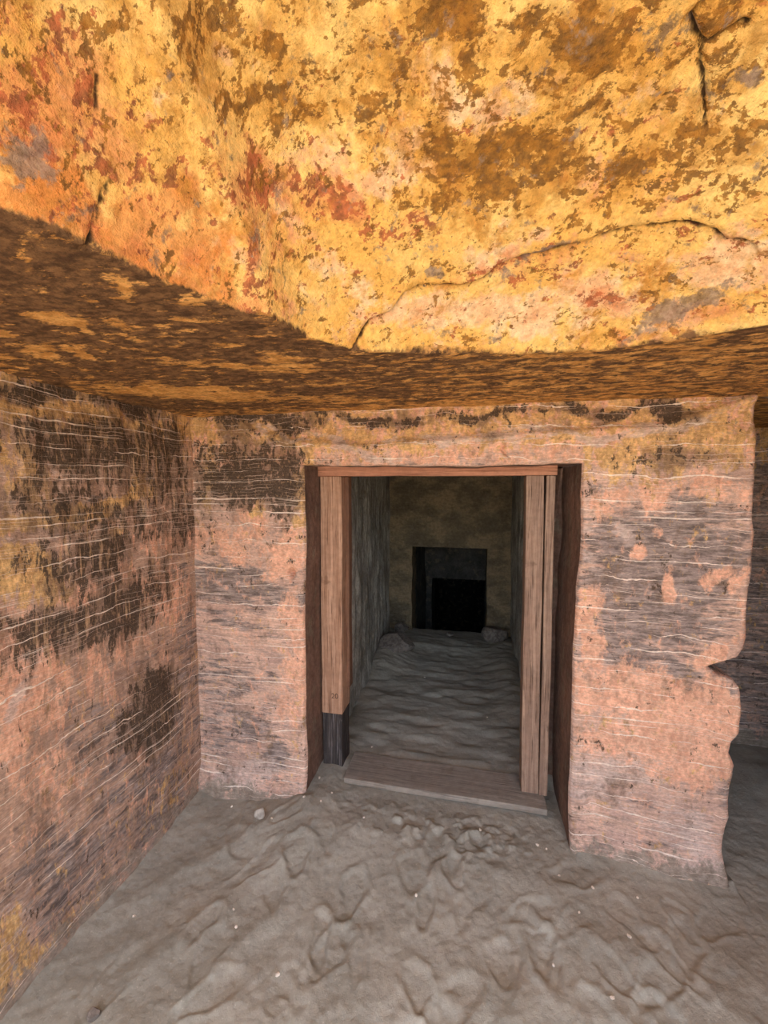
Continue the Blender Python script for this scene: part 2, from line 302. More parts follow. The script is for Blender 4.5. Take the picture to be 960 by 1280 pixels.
def ceiling_material():
    M = Mat('weathered_ceiling_rock')
    col = M.mix(M.smooth(M.noise(6, 7, 0.68), 0.36, 0.62), srgb(250, 208, 126), srgb(240, 184, 96))
    col, _ = M.layer(col, 'pale', srgb(248, 214, 164), srgb(242, 188, 136), 9, 2.2, 0.22, 0.66)
    col, _ = M.layer(col, 'orange', srgb(236, 168, 96), srgb(226, 146, 74), 8, 2.2, 0.26, 0.76)
    # streaky foliation
    col = M.mix(M.smooth(M.noise(9, 7, 0.75, (1, 3.2, 2)), 0.52, 0.68, 0, 0.45), col, srgb(206, 132, 60))
    col, _ = M.layer(col, 'red', srgb(222, 140, 88), srgb(206, 120, 76), 9, 2.6, 0.10, 0.80, None, 0, 30, 0.6)
    col, _ = M.layer(col, 'red', srgb(194, 108, 68), srgb(136, 80, 54), 22, 4.2, 0.46, 0.70, (1, 1.4, 1), -0.10, 40, 0.9)
    col, _ = M.layer(col, 'brown', srgb(206, 150, 66), srgb(182, 126, 52), 8, 3.2, 0.10, 0.74, None, 0.0, 30, 0.7)
    col, _ = M.layer(col, 'brown', srgb(166, 112, 44), srgb(112, 78, 40), 24, 4.6, 0.44, 0.66, (1, 1.5, 1), 0.0, 48, 0.88)
    fr2 = M.smooth(M.noise(58, 6, 0.7), 0.55, 0.65, 0, 0.75)
    patch = M.smooth(M.noise(6, 5, 0.65), 0.42, 0.60)
    patch = M.math('MULTIPLY', patch, M.smooth(M.attr('brown'), 0.02, 0.25, 0.25, 1.0))
    col = M.mix(M.math('MULTIPLY', fr2, patch), col, srgb(150, 98, 44))
    col, _ = M.layer(col, 'grey', srgb(160, 138, 118), srgb(108, 90, 76), 20, 3.2, 0.30, 0.80, None, 0, None, 0.8)
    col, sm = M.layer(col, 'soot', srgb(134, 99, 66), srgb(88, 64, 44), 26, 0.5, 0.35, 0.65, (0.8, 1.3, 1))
    oc = M.math('ADD', M.attr('ochre'), M.math('MULTIPLY', M.math('SUBTRACT', M.noise(17, 8, 0.75, (0.75, 1.5, 1)), 0.5), 4.4))
    ocm = M.math('MULTIPLY', M.smooth(oc, 0.40, 0.75, 0, 0.9), sm)
    col = M.mix(ocm, col, M.mix(M.smooth(M.noise(30, 4), 0.4, 0.6), srgb(238, 178, 102), srgb(204, 144, 74)))
    # shade inside the cracks, painted as a dark brown line
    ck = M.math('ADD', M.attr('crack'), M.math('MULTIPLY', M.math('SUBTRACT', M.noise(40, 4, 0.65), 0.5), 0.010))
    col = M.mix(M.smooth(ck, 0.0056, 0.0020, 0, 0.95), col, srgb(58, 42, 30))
    col = mottle(M, col, 75, 0.80, 1.16)
    h2 = M.noise(16, 8, 0.62)
    return M.finish(col, [(h2, 0.03, 0.75), (M.noise(50, 7, 0.7), 0.010, 0.9)])

def sand_material(name='trampled_sand'):
    M = Mat(name, 1.0)
    col = M.mix(M.smooth(M.noise(3, 5, 0.6), 0.35, 0.65), srgb(167, 162, 148), srgb(151, 147, 134))
    col = M.mix(M.smooth(M.noise(120, 3, 0.7), 0.60, 0.72, 0, 0.35), col, srgb(206, 194, 176))
    col = M.mix(M.smooth(M.noise(90, 3, 0.7), 0.62, 0.74, 0, 0.4), col, srgb(116, 104, 94))
    col = mottle(M, col, 30, 0.9, 1.08)
    return M.finish(col, [(M.noise(45, 8, 0.7), 0.010, 0.5), (M.noise(260, 4, 0.7), 0.002, 0.6)])

def passage_material(name, c1, c2, stretch=(1, 1, 1)):
    M = Mat(name)
    col = M.mix(M.smooth(M.noise(4, 6, 0.65, stretch), 0.38, 0.62), c1, c2)
    col = M.mix(M.smooth(M.noise(12, 5, 0.6, stretch), 0.52, 0.66, 0, 0.6), col, srgb(128, 116, 98))
    col = mottle(M, col, 40, 0.75, 1.2)
    return M.finish(col, [(M.noise(14, 8, 0.65, stretch), 0.03, 0.6)])

def wood_material(name, c1, c2, dark, grain=(38, 38, 1.2)):
    M = Mat(name, 0.8)
    g = M.noise(1.6, 7, 0.65, grain, 0.4)
    col = M.mix(M.smooth(g, 0.36, 0.58), c1, c2)
    col = M.mix(M.smooth(M.noise(4.2, 5, 0.6, grain), 0.53, 0.66, 0, 0.85), col, dark)
    col = M.mix(M.smooth(M.noise(9, 3, 0.6), 0.64, 0.72, 0, 0.55), col, dark)
    col = mottle(M, col, 25, 0.86, 1.1)
    return M.finish(col, [(g, 0.006, 0.5), (M.noise(5, 6, 0.7, grain), 0.003, 0.5)])

def stone_material(name, c1, c2):
    M = Mat(name)
    col = M.mix(M.smooth(M.noise(40, 5), 0.4, 0.6), c1, c2)
    return M.finish(col, [(M.noise(60, 6, 0.7), 0.004, 0.6)])

MAT_BACK = wall_material('banded_sandstone', srgb(228, 188, 164), srgb(208, 172, 154), (1.5, 1.5, 1.0), 0.0038)
MAT_LEFT = wall_material('scratched_sandstone', srgb(200, 164, 140), srgb(176, 144, 124), (2.6, 2.6, 0.9), 0.0028)
MAT_CEIL = ceiling_material()
MAT_SAND = sand_material()
MAT_PASS = passage_material('sooty_passage_rock', srgb(184, 180, 168), srgb(136, 133, 124), (1.4, 1.4, 0.8))
MAT_PBACK = passage_material('brown_chamber_rock', srgb(148, 130, 102), srgb(108, 98, 80), (1, 1, 1.8))
MAT_REVEAL = passage_material('shaded_reveal_rock', srgb(138, 108, 92), srgb(112, 88, 76), (1.4, 1.4, 0.8))  # shade of the doorway put into the colour as darker brown
MAT_UNLIT = passage_material('unlit_black_rock', srgb(52, 50, 48), srgb(40, 39, 38))  # near-black colour paints in the darkness of the innermost chamber
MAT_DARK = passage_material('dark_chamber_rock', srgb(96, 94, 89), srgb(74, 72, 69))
MAT_WOOD = wood_material('weathered_post_wood', srgb(196, 156, 128), srgb(168, 128, 102), srgb(112, 80, 62))
MAT_WOODR = wood_material('grey_brown_post_wood', srgb(172, 142, 120), srgb(146, 118, 100), srgb(98, 76, 62))
MAT_LINTEL = wood_material('reddish_plank_wood', srgb(206, 150, 120), srgb(182, 128, 102), srgb(134, 90, 70), (1.2, 38, 38))
MAT_SILL = wood_material('dusty_sill_wood', srgb(158, 148, 135), srgb(142, 131, 119), srgb(122, 110, 98), (1.2, 30, 30))
MAT_STOP = wood_material('dark_stop_wood', srgb(142, 104, 82), srgb(118, 86, 68), srgb(84, 60, 50))
MAT_CHAR = wood_material('charred_wood', srgb(78, 70, 66), srgb(58, 53, 51), srgb(120, 112, 110))
MAT_INK = stone_material('faded_ink', srgb(92, 70, 58), srgb(80, 62, 52))

# ------------------------------------------------------------------ back wall with the doorway
OPEN_L, OPEN_R, OPEN_T, XL, ZB, ZTOP = -0.797, 0.437, 1.640, -1.42, -0.16, 1.97
REVEAL = 0.42

def open_left(z):  return OPEN_L + 0.007*fbm(z*5, z*0+1, 0, 3, 21) + 0.012*np.exp(-((z-1.25)/.2)**2)
def open_right(z): return OPEN_R + 0.006*fbm(z*6, z*0+4, 0, 3, 22) - 0.012*sstep(1.25, 1.1, z)
def open_top(x):   return OPEN_T + 0.010*fbm(x*7, x*0+2, 0, 3, 23) - 0.014*sstep(0.30, 0.34, x)*0 - 0.012*np.exp(-((x+0.1)/.35)**2)
def pier_edge(z):
    e = np.interp(z, [-.2, -.06, .05, .20, .33, .42, .47, .52, .56, .66, .745, .775, .800, .822, .845, .87, .90, .945, 1.05, 1.2, 1.45, 1.7, 1.86, 2.0],
                  [1.03, 1.027, 1.015, 1.03, 1.028, 1.045, 1.02, 1.033, 1.055, 1.055, 1.04, 1.02, 0.955, 0.925, 0.965, 1.035, 1.05, 1.058, 1.055, 1.063, 1.055, 1.05, 1.041, 1.04])
    return e + 0.007*fbm(z*14, z*0, 0, 3, 31)

def bedding(u, v, seed, mean=0.055, dip=0.0):
    """bed counter rising with v and local vein spacing; beds wander slowly along u"""
    rs = np.random.RandomState(seed)
    zs = np.cumsum(mean * rs.uniform(0.35, 1.8, 140)) - 0.5
    vv = v + dip*u + 0.035*fbm(u*1.6, v*1.3, 0, 2, seed) + 0.010*fbm(u*7, v*9, 0, 2, seed+3)
    bed = np.interp(vv, zs, np.arange(len(zs), dtype=float))
    k = np.clip(np.floor(bed).astype(int), 0, len(zs)-2)
    return bed, zs[k+1] - zs[k]

def back_relief(x, z):
    lump = 0.010*fbm(x*3, z*3, 0, 4, 41) + 0.005*fbm(x*9, z*22, 0, 3, 43)
    rough_top = 0.014*sstep(1.60, 1.80, z)*fbm(x*10, z*14, 0, 4, 44)
    foot = -0.035*sstep(0.10, -0.06, z)*(1 + 0.6*fbm(x*8, z*10, 0, 3, 45))
    chip = (0.018*np.exp(-(((x-.52)/.03)**2 + ((z-.19)/.06)**2)) + 0.055*np.exp(-(((x+.862)/.016)**2 + ((z-1.118)/.020)**2)) + 0.03*np.exp(-(((x-.818)/.007)**2 + ((z-.738)/.02)**2)) + 0.03*np.exp(-(((x-.135+.02*np.sin(z*60))/.006)**2 + ((z-1.69)/.03)**2))
            - 0.012*np.exp(-(((x+.97)/.06)**2 + ((z-1.35)/.06)**2)) - 0.018*np.exp(-(((x-.95)/.05)**2 + ((z-.87)/.04)**2)))
    ledge = -0.022*np.exp(-((z - np.interp(x, [-1.2, -1.05, -.8, -.5, .2, .7, 1.05], [1.93, 1.80, 1.74, 1.72, 1.75, 1.77, 1.88]))/.022)**2)
    return lump + rough_top + foot + chip + ledge       # + is into the rock

def edge_round(d, r=0.02):
    d = np.clip(d, 0, r)
    return r - np.sqrt(np.maximum(0, r*r - (r-d)**2))

BACK_KEYS = ('soot', 'tan', 'grey', 'pale', 'orange')
def back_attrs(x, z):
    a = {k: patches(BACK_STAINS[k], x, z, 0.07, 6.0, 50) for k in BACK_KEYS}
    top = sstep(1.60, 1.80, z)
    a['tan'] = np.maximum(a['tan'], 0.66*top); a['orange'] = np.maximum(a['orange'], 0.6*sstep(1.58, 1.68, z))  # warm upper band, ceiling bounce light put into the colour
    a['bed'], a['gap'] = bedding(x, z, 61, 0.052, 0.02)
    a['dust'] = sstep(0.10, -0.05, z) * 0.9
    return a

wb = Grids()
def front_patch(X, Z):
    Y = back_relief(X, Z)
    dl = np.where(Z < OPEN_T+.01, np.minimum(np.abs(X - open_left(Z)), np.abs(X - open_right(Z))), 9)
    dt = np.where((X > OPEN_L-.01) & (X < OPEN_R+.01), np.abs(Z - open_top(X)), 9)
    de = np.abs(X - pier_edge(Z))
    Y = Y + 0.02*0 + edge_round(np.minimum(np.minimum(dl, dt), 0.02)[...], 0.02)*1.0 + edge_round(np.minimum(de, 0.03), 0.03)
    return Y
zs_low = axis((ZB, OPEN_T, 0.005))
t = np.linspace(0, 1, 128)[None, :]
Z = zs_low[:, None] + 0*t
X = XL + (open_left(zs_low)[:, None] - XL)*t
YL = front_patch(X, Z); wb.add(X, YL, Z, **back_attrs(X, Z)); edgeL = (X[:, -1], YL[:, -1], zs_low)
X = open_right(zs_low)[:, None] + (pier_edge(zs_low) - open_right(zs_low))[:, None]*t
YR = front_patch(X, Z); wb.add(X, YR, Z, **back_attrs(X, Z)); edgeR = (X[:, 0], YR[:, 0], zs_low); edgeP = (X[:, -1], YR[:, -1], zs_low)
u = np.linspace(0, 1, 500)[None, :]; w = np.linspace(0, 1, 68)[:, None]
zz0 = OPEN_T + (ZTOP-OPEN_T)*w + 0*u
X = XL + (pier_edge(zz0) - XL)*u
inside = ((X[0] > OPEN_L) & (X[0] < OPEN_R))
z_low = np.where(inside, open_top(X[0]), OPEN_T)
Z = z_low[None, :] + (ZTOP - z_low[None, :])*w
YC = front_patch(X, Z); wb.add(X, YC, Z, **back_attrs(X, Z))
edgeT = (X[0][inside], YC[0][inside], Z[0][inside]); edgeP2 = (X[:, -1], YC[:, -1], Z[:, -1])
rv = Grids()
def reveal(g, ex, ey, ez, depth, flip, nx=0.0, step=0.012, soot=0.3):
    s = np.linspace(0, 1, int(depth/step))[None, :]
    Y = ey[:, None]*(1-s) + depth*s
    rx = 0.005*fbm(Y*9, ez[:, None]*9, ex[:, None]*3, 3, 71)*np.minimum(1, s*5)
    X = ex[:, None] + nx*rx + 0*s; Zr = ez[:, None] + (0 if nx else rx) + 0*s
    a = {k: 0*X for k in BACK_KEYS}
    a['bed'], a['gap'] = bedding(Y, Zr, 61, 0.052); a['dust'] = sstep(0.10, -0.05, Zr)*0.9
    a['grey'] = 0.40 + 0*X; a['soot'] = soot + 0*X
    g.add(X, Y, Zr, flip=flip, **a)
reveal(rv, *edgeL, REVEAL, False, 1.0)
reveal(rv, *edgeR, REVEAL, True, 1.0)
reveal(rv, *edgeT, REVEAL, True)
reveal(wb, *edgeP, 1.20, False, 1.0, 0.02)
reveal(wb, *edgeP2, 1.20, False, 1.0, 0.02)
# returns that close the joint with the narrower passage behind
def flat_quad(g, x0, x1, z0, z1, y):
    X, Zq = np.meshgrid(np.array([x0, x1]), np.array([z0, z1]))
    g.add(X, 0*X + y, Zq, soot=0.3)
flat_quad(rv, OPEN_L-.2, OPEN_L+.005, ZB, 2.0, REVEAL-.02); flat_quad(rv, 0.395, OPEN_R+.2, ZB, 2.0, REVEAL-.02); flat_quad(rv, OPEN_L-.2, OPEN_R+.2, OPEN_T-.01, 2.0, REVEAL-.02)
wall_back = struct(wb.build('wall_back', MAT_BACK), 'banded pink and grey sandstone wall with the low doorway cut through it', 'wall')

rv.build('door_reveal', MAT_REVEAL, wall_back)

# ------------------------------------------------------------------ left wall
WL_X = -1.39
ys = axis((0.06, -1.30, 0.005), (-1.30, -2.45, 0.04)); zs = axis((-0.2, 2.0, 0.005))
Yg, Zg = np.meshgrid(ys, zs)
rel = 0.012*fbm(Yg*3, Zg*3, 2, 4, 81) + 0.006*fbm(Yg*14, Zg*5, 2, 4, 82) + sstep(1.1, 1.5, Zg)*0.008*fbm(Yg*26, Zg*9, 2, 3, 83)
rel += 0.02*sstep(1.70, 1.86, Zg)*(0.5 + fbm(Yg*9, Zg*9, 2, 3, 84)) - 0.02*sstep(0.05, -0.1, Zg)
la = {k: patches(LEFT_STAINS[k], Yg, Zg, 0.07, 6.0, 90) for k in BACK_KEYS}
la['tan'] = np.maximum(la['tan'], 0.6*sstep(1.62, 1.80, Zg))  # golden bounce tint painted along the top of this wall too
la['bed'], la['gap'] = bedding(Yg, Zg, 62, 0.05)
la['dust'] = sstep(0.16, -0.06, Zg)*0.75
wl = Grids(); wl.add(WL_X - rel + 0.006, Yg, Zg, flip=True, **la)
struct(wl.build('wall_left', MAT_LEFT), 'scratched soot-stained sandstone wall on the left side of the shelter', 'wall')

# ------------------------------------------------------------------ ceiling: flat sooty soffit, broken away towards the viewer
def ceil_edge(x):
    return np.interp(x, [-1.5, -1.0, -.62, -.555, -.50, -.44, -.40, -.375, -.30, -.12, .10, .30, .45, .60, .9, 1.4, 2.8],
                     [-2.3, -1.9, -1.50, -1.40, -1.22, -1.09, -1.06, -.93, -.84, -.77, -.72, -.70, -.74, -.81, -.93, -1.05, -1.2])
def ceil_z(x, y):
    s0 = ceil_edge(x) - y
    s = np.maximum(0, s0)
    z = 1.885 + 0.95*(1 - np.exp(-s)) + 0.010*sstep(-0.01, 0.05, s0)
    broken = sstep(0.0, 0.30, s0)
    z = z + broken*(0.050*fbm(x*3, y*3, 0, 4, 101) + 0.022*fbm(x*9, y*9, 0, 4, 102) + 0.006*fbm(x*22, y*22, 0, 3, 103))
    z = z + (1-broken)*(0.008*fbm(x*4, y*7, 0, 4, 104) + 0.004*fbm(x*10, y*26, 0, 3, 105))
    # the slab between the main crack and the soffit has dropped away a little
    main = CEIL_CRACKS[0]
    cx = np.array([p[0] for p in main]); cy = np.array([p[1] for p in main]); o = np.argsort(cx)
    yc = np.interp(x, cx[o], cy[o])
    below = sstep(-0.004, 0.006, y - yc)*sstep(0.30, 0.05, y - yc)*sstep(-0.30, -0.22, x)*sstep(.62, .50, x)*(s0 > 0)
    z = z + 0.010*below
    for i, c in enumerate(CEIL_CRACKS):
        wob = 0.006*fbm(x*30, y*30, 0, 2, 120+i)
        d = seg_dist(x + wob, y - wob, c)
        z = z + (0.022 if i == 0 else 0.018)*np.exp(-(d/(0.0055 if i == 0 else 0.004))**2)
    return z
def ceil_attrs(x, y):
    a = {k: patches(CEIL_STAINS[k], x, y, 0.035, 10.0, 130) for k in CEIL_STAINS}
    s0 = ceil_edge(x) - y + 0.010*fbm(x*9, y*9, 0, 3, 140)
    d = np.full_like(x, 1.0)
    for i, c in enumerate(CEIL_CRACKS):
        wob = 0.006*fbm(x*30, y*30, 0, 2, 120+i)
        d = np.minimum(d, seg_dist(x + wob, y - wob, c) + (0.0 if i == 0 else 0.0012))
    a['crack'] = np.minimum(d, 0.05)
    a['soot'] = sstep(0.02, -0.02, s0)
    clear = 1 - 0.85*np.minimum(1, a['orange'])
    a['brown'] = clear*np.maximum(a['brown'], 0.03 + 0.27*sstep(-0.92, -1.15, y))*sstep(0.10, 0.30, s0)
    a['red'] = a['red']*np.where(x < -0.30, 0.8, 1.0)
    a['ochre'] = np.maximum(a['ochre'], 0.24 + 0.30*sstep(-0.6, 0.2, x) + 0.36*sstep(-0.22, -0.06, y)*sstep(0.9, -0.2, x))
    return a
cg = Grids()
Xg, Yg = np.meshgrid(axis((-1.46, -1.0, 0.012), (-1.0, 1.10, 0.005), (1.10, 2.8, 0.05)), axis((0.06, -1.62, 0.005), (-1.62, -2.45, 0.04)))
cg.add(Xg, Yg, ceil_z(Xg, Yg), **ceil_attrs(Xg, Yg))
Xg, Yg = np.meshgrid(axis((1.0, 2.8, 0.03)), axis((1.2, 0.06, 0.03)))
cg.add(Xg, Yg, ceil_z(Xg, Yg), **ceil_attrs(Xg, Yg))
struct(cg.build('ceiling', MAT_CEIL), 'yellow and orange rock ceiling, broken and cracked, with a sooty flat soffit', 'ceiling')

# ------------------------------------------------------------------ recess to the right of the pier
rg = Grids()
Xg, Zg = np.meshgrid(axis((0.98, 2.8, 0.02)), axis((-0.2, 2.0, 0.02)))
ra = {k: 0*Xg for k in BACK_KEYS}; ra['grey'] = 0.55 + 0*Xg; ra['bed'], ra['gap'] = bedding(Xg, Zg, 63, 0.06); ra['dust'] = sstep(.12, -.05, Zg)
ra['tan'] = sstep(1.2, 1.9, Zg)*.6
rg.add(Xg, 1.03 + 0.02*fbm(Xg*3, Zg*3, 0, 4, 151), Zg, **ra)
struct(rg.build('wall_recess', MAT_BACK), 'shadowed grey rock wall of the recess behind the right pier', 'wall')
rg = Grids()  # unseen wall on the right, added to keep light off the recess
def right_patch(X, Y, Zq, flip):
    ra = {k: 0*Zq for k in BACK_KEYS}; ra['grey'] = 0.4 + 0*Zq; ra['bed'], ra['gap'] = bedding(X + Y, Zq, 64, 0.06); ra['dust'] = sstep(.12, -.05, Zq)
    rg.add(X, Y, Zq, flip=flip, **ra)
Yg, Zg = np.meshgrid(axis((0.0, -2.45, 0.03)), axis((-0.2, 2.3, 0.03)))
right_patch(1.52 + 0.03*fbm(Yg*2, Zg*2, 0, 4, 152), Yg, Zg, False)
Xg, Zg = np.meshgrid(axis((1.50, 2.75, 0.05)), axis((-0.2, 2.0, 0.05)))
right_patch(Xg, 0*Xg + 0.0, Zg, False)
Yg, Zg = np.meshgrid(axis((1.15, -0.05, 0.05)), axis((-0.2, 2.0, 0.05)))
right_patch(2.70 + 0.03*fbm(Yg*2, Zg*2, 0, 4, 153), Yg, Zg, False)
struct(rg.build('wall_right_added', MAT_BACK), 'unseen rock wall added on the right to shade the recess', 'wall')

# ------------------------------------------------------------------ sand floor
rs = np.random.RandomState(11)
PRINTS = []
for k in range(90):
    PRINTS.append((rs.uniform(-1.2, 1.0), rs.uniform(-1.25, -0.06), rs.normal(1.45, 0.5), rs.uniform(.07, .13), rs.uniform(.035, .055), rs.uniform(.003, .008)))
def floor_z(x, y):
    near = np.interp(x, [-1.5, -1.39, -1.1, -.80, -.70, -.60, .30, .437, .6, 1.02, 1.4, 3], [-.06, -.065, -.055, .020, .028, .000, -.010, -.028, -.040, -.068, -.05, -.05])
    far = np.interp(x, [-1.5, -1.39, -1.0, -.5, .5, 1.2, 3], [-.07, -.075, -.055, -.035, -.03, -.04, -.05])
    k = sstep(-.05, -.5, y)
    z = near*(1-k) + far*k
    z = z + 0.008*fbm(x*4.5, y*4.5, 0, 3, 161) + 0.007*fbm(x*15, y*15, 0, 4, 162) + 0.0025*fbm(x*45, y*45, 0, 3, 167)
    wx = 0.03*fbm(x*11, y*11, 0, 3, 163); wy = 0.03*fbm(x*11, y*11, 4, 3, 164)
    for (fx, fy, fa, L, W, d) in PRINTS:
        m = (np.abs(x-fx) < .25) & (np.abs(y-fy) < .25)
        if not m.any(): continue
        dx, dy = x[m]-fx + wx[m], y[m]-fy + wy[m]
        p = (dx*math.cos(fa) + dy*math.sin(fa))/L
        q = (-dx*math.sin(fa) + dy*math.cos(fa))/(W*(1 + 0.22*np.sin(p*2.4)))
        r = np.sqrt(p*p + q*q)
        add = -d*sstep(1.08, 0.72, r) + 0.55*d*np.exp(-((r-1.22)/.20)**2)
        add = add + 0.05*d*np.sin(p*L*2*math.pi/0.022)*sstep(.95, .7, r)
        z[m] += add
    # long drifts pushed up across the floor
    for pts, h, wd in ((((-1.02, -.75), (-.86, -.45), (-.62, -.16)), .022, .05), (((-.93, -.92), (-.72, -.55), (-.50, -.12)), .020, .045), (((.10, -1.0), (.18, -.6), (.30, -.25)), .018, .05), (((-1.30, -.62), (-1.05, -.30), (-.80, -.06)), .020, .05), (((.35, -.35), (.62, -.42), (.95, -.62)), .014, .05)):
        d = seg_dist(x + .03*fbm(x*6, y*6, 0, 2, 165), y, pts)
        z = z + 0.5*h*np.exp(-(d/wd)**2)
    # crumbled sand before the threshold
    cr = np.exp(-((x+.12)/.42)**2 - ((y+.05)/.10)**2)
    z = z + cr*0.022*np.maximum(0, fbm(x*22, y*22, 0, 3, 166))*2
    # sand lies against the walls
    z = z + 0.03*np.exp(-np.maximum(0, x + 1.39)/.05)*(y < .1) + 0.02*np.exp(-np.abs(y+.01)/.04)*(x > .45)*(x < 1.05)
    return z
fg = Grids()
Xg, Yg = np.meshgrid(axis((-1.44, 1.3, 0.005), (1.3, 2.8, 0.04)), axis((-2.3, -1.2, 0.03), (-1.2, 0.43, 0.005)))
fg.add(Xg, Yg, floor_z(Xg, Yg))
Xg, Yg = np.meshgrid(axis((0.95, 2.8, 0.02)), axis((0.43, 1.15, 0.02)))
fg.add(Xg, Yg, floor_z(Xg, Yg))
struct(fg.build('floor', MAT_SAND), 'grey-brown trampled sand floor full of footprints', 'floor')

gg = Grids()
Xg, Yg = np.meshgrid(axis((-30, 30, 0.5)), axis((-40, -2.25, 0.5)))
gg.add(Xg, Yg, -0.06 + 0.04*fbm(Xg, Yg, 0, 3, 171)*sstep(-2.3, -4, Yg))
M = Mat('desert_ground', 1.0)
gc = M.mix(M.smooth(M.noise(0.8, 6), 0.35, 0.65), srgb(206, 192, 172), srgb(190, 174, 152))
struct(gg.build('floor_outside', M.finish(gc, [(M.noise(6, 6), 0.03, 0.5)])), 'sunlit desert sand in front of the shelter', 'ground')

# ------------------------------------------------------------------ passage behind the door
def passage_floor(x, y):
    z = 0.012*fbm(x*5, y*5, 0, 3, 181) + 0.016*fbm(x*7, y*15, 0, 3, 182) + 0.01
    z = z + 0.10*np.exp(-((x+.74)/.16)**2 - ((y-1.70)/.30)**2) + 0.05*np.exp(-((x-.30)/.12)**2 - ((y-1.5)/.7)**2)
    z = z + 0.05*np.exp(-((y-2.1)/.18)**2)*(0.7 + 0.5*fbm(x*6, y*6, 0, 3, 183))
    return z - 0.62*np.maximum(0, y-2.50)
pg = Grids()
Xg, Yg = np.meshgrid(axis((-1.0, 0.55, 0.009)), axis((0.30, 2.6, 0.009), (2.6, 6.6, 0.06)))
k = sstep(0.43, 0.30, Yg)
pg.add(Xg, Yg, passage_floor(Xg, Yg)*(1-k) + k*(floor_z(Xg, Yg) - .004))
struct(pg.build('floor_passage', MAT_SAND), 'dim rippled sand floor of the passage behind the door frame', 'floor')

def tube_wall(name, x, y0, y1, z0, z1, mat, label, amp=0.02, step=0.015, taper=0.0, seed=200, flip=False):
    g = Grids(); Yg, Zg = np.meshgrid(axis((y0, y1, step)), axis((z0, z1, step)))
    g.add(x + taper*(Yg-y0) + amp*fbm(Yg*4, Zg*1.6, 0, 4, seed) + amp*.5*fbm(Yg*14, Zg*4, 0, 3, seed+5), Yg, Zg, flip=flip)
    return struct(g.build(name, mat), label, 'wall')
tube_wall('wall_passage_left', -0.765, REVEAL-.03, 2.45, -.1, 1.9, MAT_PASS, 'dim grey-green chiselled left wall of the passage', 0.030, 0.015, -0.045, 201)
tube_wall('wall_passage_right', 0.375, REVEAL-.03, 2.45, -.1, 1.9, MAT_PASS, 'dark chiselled right wall of the passage', 0.022, 0.015, 0.0, 211, True)
g = Grids(); Xg, Yg = np.meshgrid(axis((-1.1, .6, .03)), axis((REVEAL-.03, 2.5, .03)))
g.add(Xg, Yg, 1.74 + 0.03*fbm(Xg*3, Yg*3, 0, 4, 221))
struct(g.build('ceiling_passage', MAT_PBACK), 'dark rough rock ceiling of the passage', 'ceiling')

def holed_wall(name, y, xs, zs, hole, mat, label, depth, seed):
    """wall across the passage with a rough rectangular opening that has depth"""
    (x0, x1, z1) = hole
    g = Grids()
    e0 = lambda z: x0 + 0.012*fbm(z*8, z*0, 0, 3, seed)
    e1 = lambda z: x1 + 0.012*fbm(z*8, z*0+3, 0, 3, seed)
    za = axis((zs[0], z1, 0.04)); tt = np.linspace(0, 1, 24)[None, :]
    Yf = lambda X, Zq: y + 0.02*fbm(X*4, Zq*5, 0, 4, seed+2)
    Zq = za[:, None] + 0*tt
    XA = xs[0] + (e0(za)[:, None]-xs[0])*tt; g.add(XA, Yf(XA, Zq), Zq)
    XB = e1(za)[:, None] + (xs[1]-e1(za)[:, None])*tt; g.add(XB, Yf(XB, Zq), Zq)
    Xc, Zc = np.meshgrid(axis((xs[0], xs[1], 0.02)), axis((z1, zs[1], 0.02))); g.add(Xc, Yf(Xc, Zc), Zc)
    ss = np.linspace(0, 1, 10)[None, :]
    for X, f in ((XA[:, -1], False), (XB[:, 0], True)):
        yy = Yf(X, za)
        g.add(X[:, None] + 0*ss, yy[:, None]*(1-ss) + (y+depth)*ss, za[:, None] + 0*ss, flip=f)
    xt = np.linspace(x0-.02, x1+.02, 20); yt = Yf(xt, 0*xt+z1)
    g.add(xt[:, None] + 0*ss, yt[:, None]*(1-ss) + (y+depth)*ss, z1 + 0*ss + 0*xt[:, None], flip=True)
    return struct(g.build(name, mat), label, 'wall')
holed_wall('wall_passage_back', 2.42, (-1.1, .6), (-.15, 1.95), (-.622, .142, .905), MAT_PBACK, 'brown rock wall at the end of the passage with a low square opening', 0.30, 231)
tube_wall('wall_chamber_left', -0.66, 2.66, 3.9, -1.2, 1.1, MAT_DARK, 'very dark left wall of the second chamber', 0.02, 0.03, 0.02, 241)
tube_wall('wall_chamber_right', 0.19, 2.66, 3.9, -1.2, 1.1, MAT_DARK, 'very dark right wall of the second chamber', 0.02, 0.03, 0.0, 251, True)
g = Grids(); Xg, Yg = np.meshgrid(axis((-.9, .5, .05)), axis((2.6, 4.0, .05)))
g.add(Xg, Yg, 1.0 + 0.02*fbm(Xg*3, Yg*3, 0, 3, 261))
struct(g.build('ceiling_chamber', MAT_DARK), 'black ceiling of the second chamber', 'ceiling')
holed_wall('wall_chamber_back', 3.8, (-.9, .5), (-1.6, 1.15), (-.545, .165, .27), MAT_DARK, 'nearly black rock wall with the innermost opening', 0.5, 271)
g = Grids()
for (xa, ya, xb, yb) in ((-.7, 4.1, -.7, 6.5), (-.7, 6.5, .35, 6.5), (.35, 6.5, .35, 4.1)):
    s = np.linspace(0, 1, 8)[None, :]; zc = np.linspace(-3., .75, 6)[:, None]
    g.add(xa + (xb-xa)*s + 0*zc, ya + (yb-ya)*s + 0*zc, zc + 0*s)
Xg, Yg = np.meshgrid(axis((-.8, .45, .1)), axis((4.0, 6.6, .2))); g.add(Xg, Yg, .70 + .02*fbm(Xg*3, Yg*3, 0, 2, 281))
struct(g.build('wall_innermost_chamber', MAT_UNLIT), 'black innermost chamber at the end of the passage', 'wall')

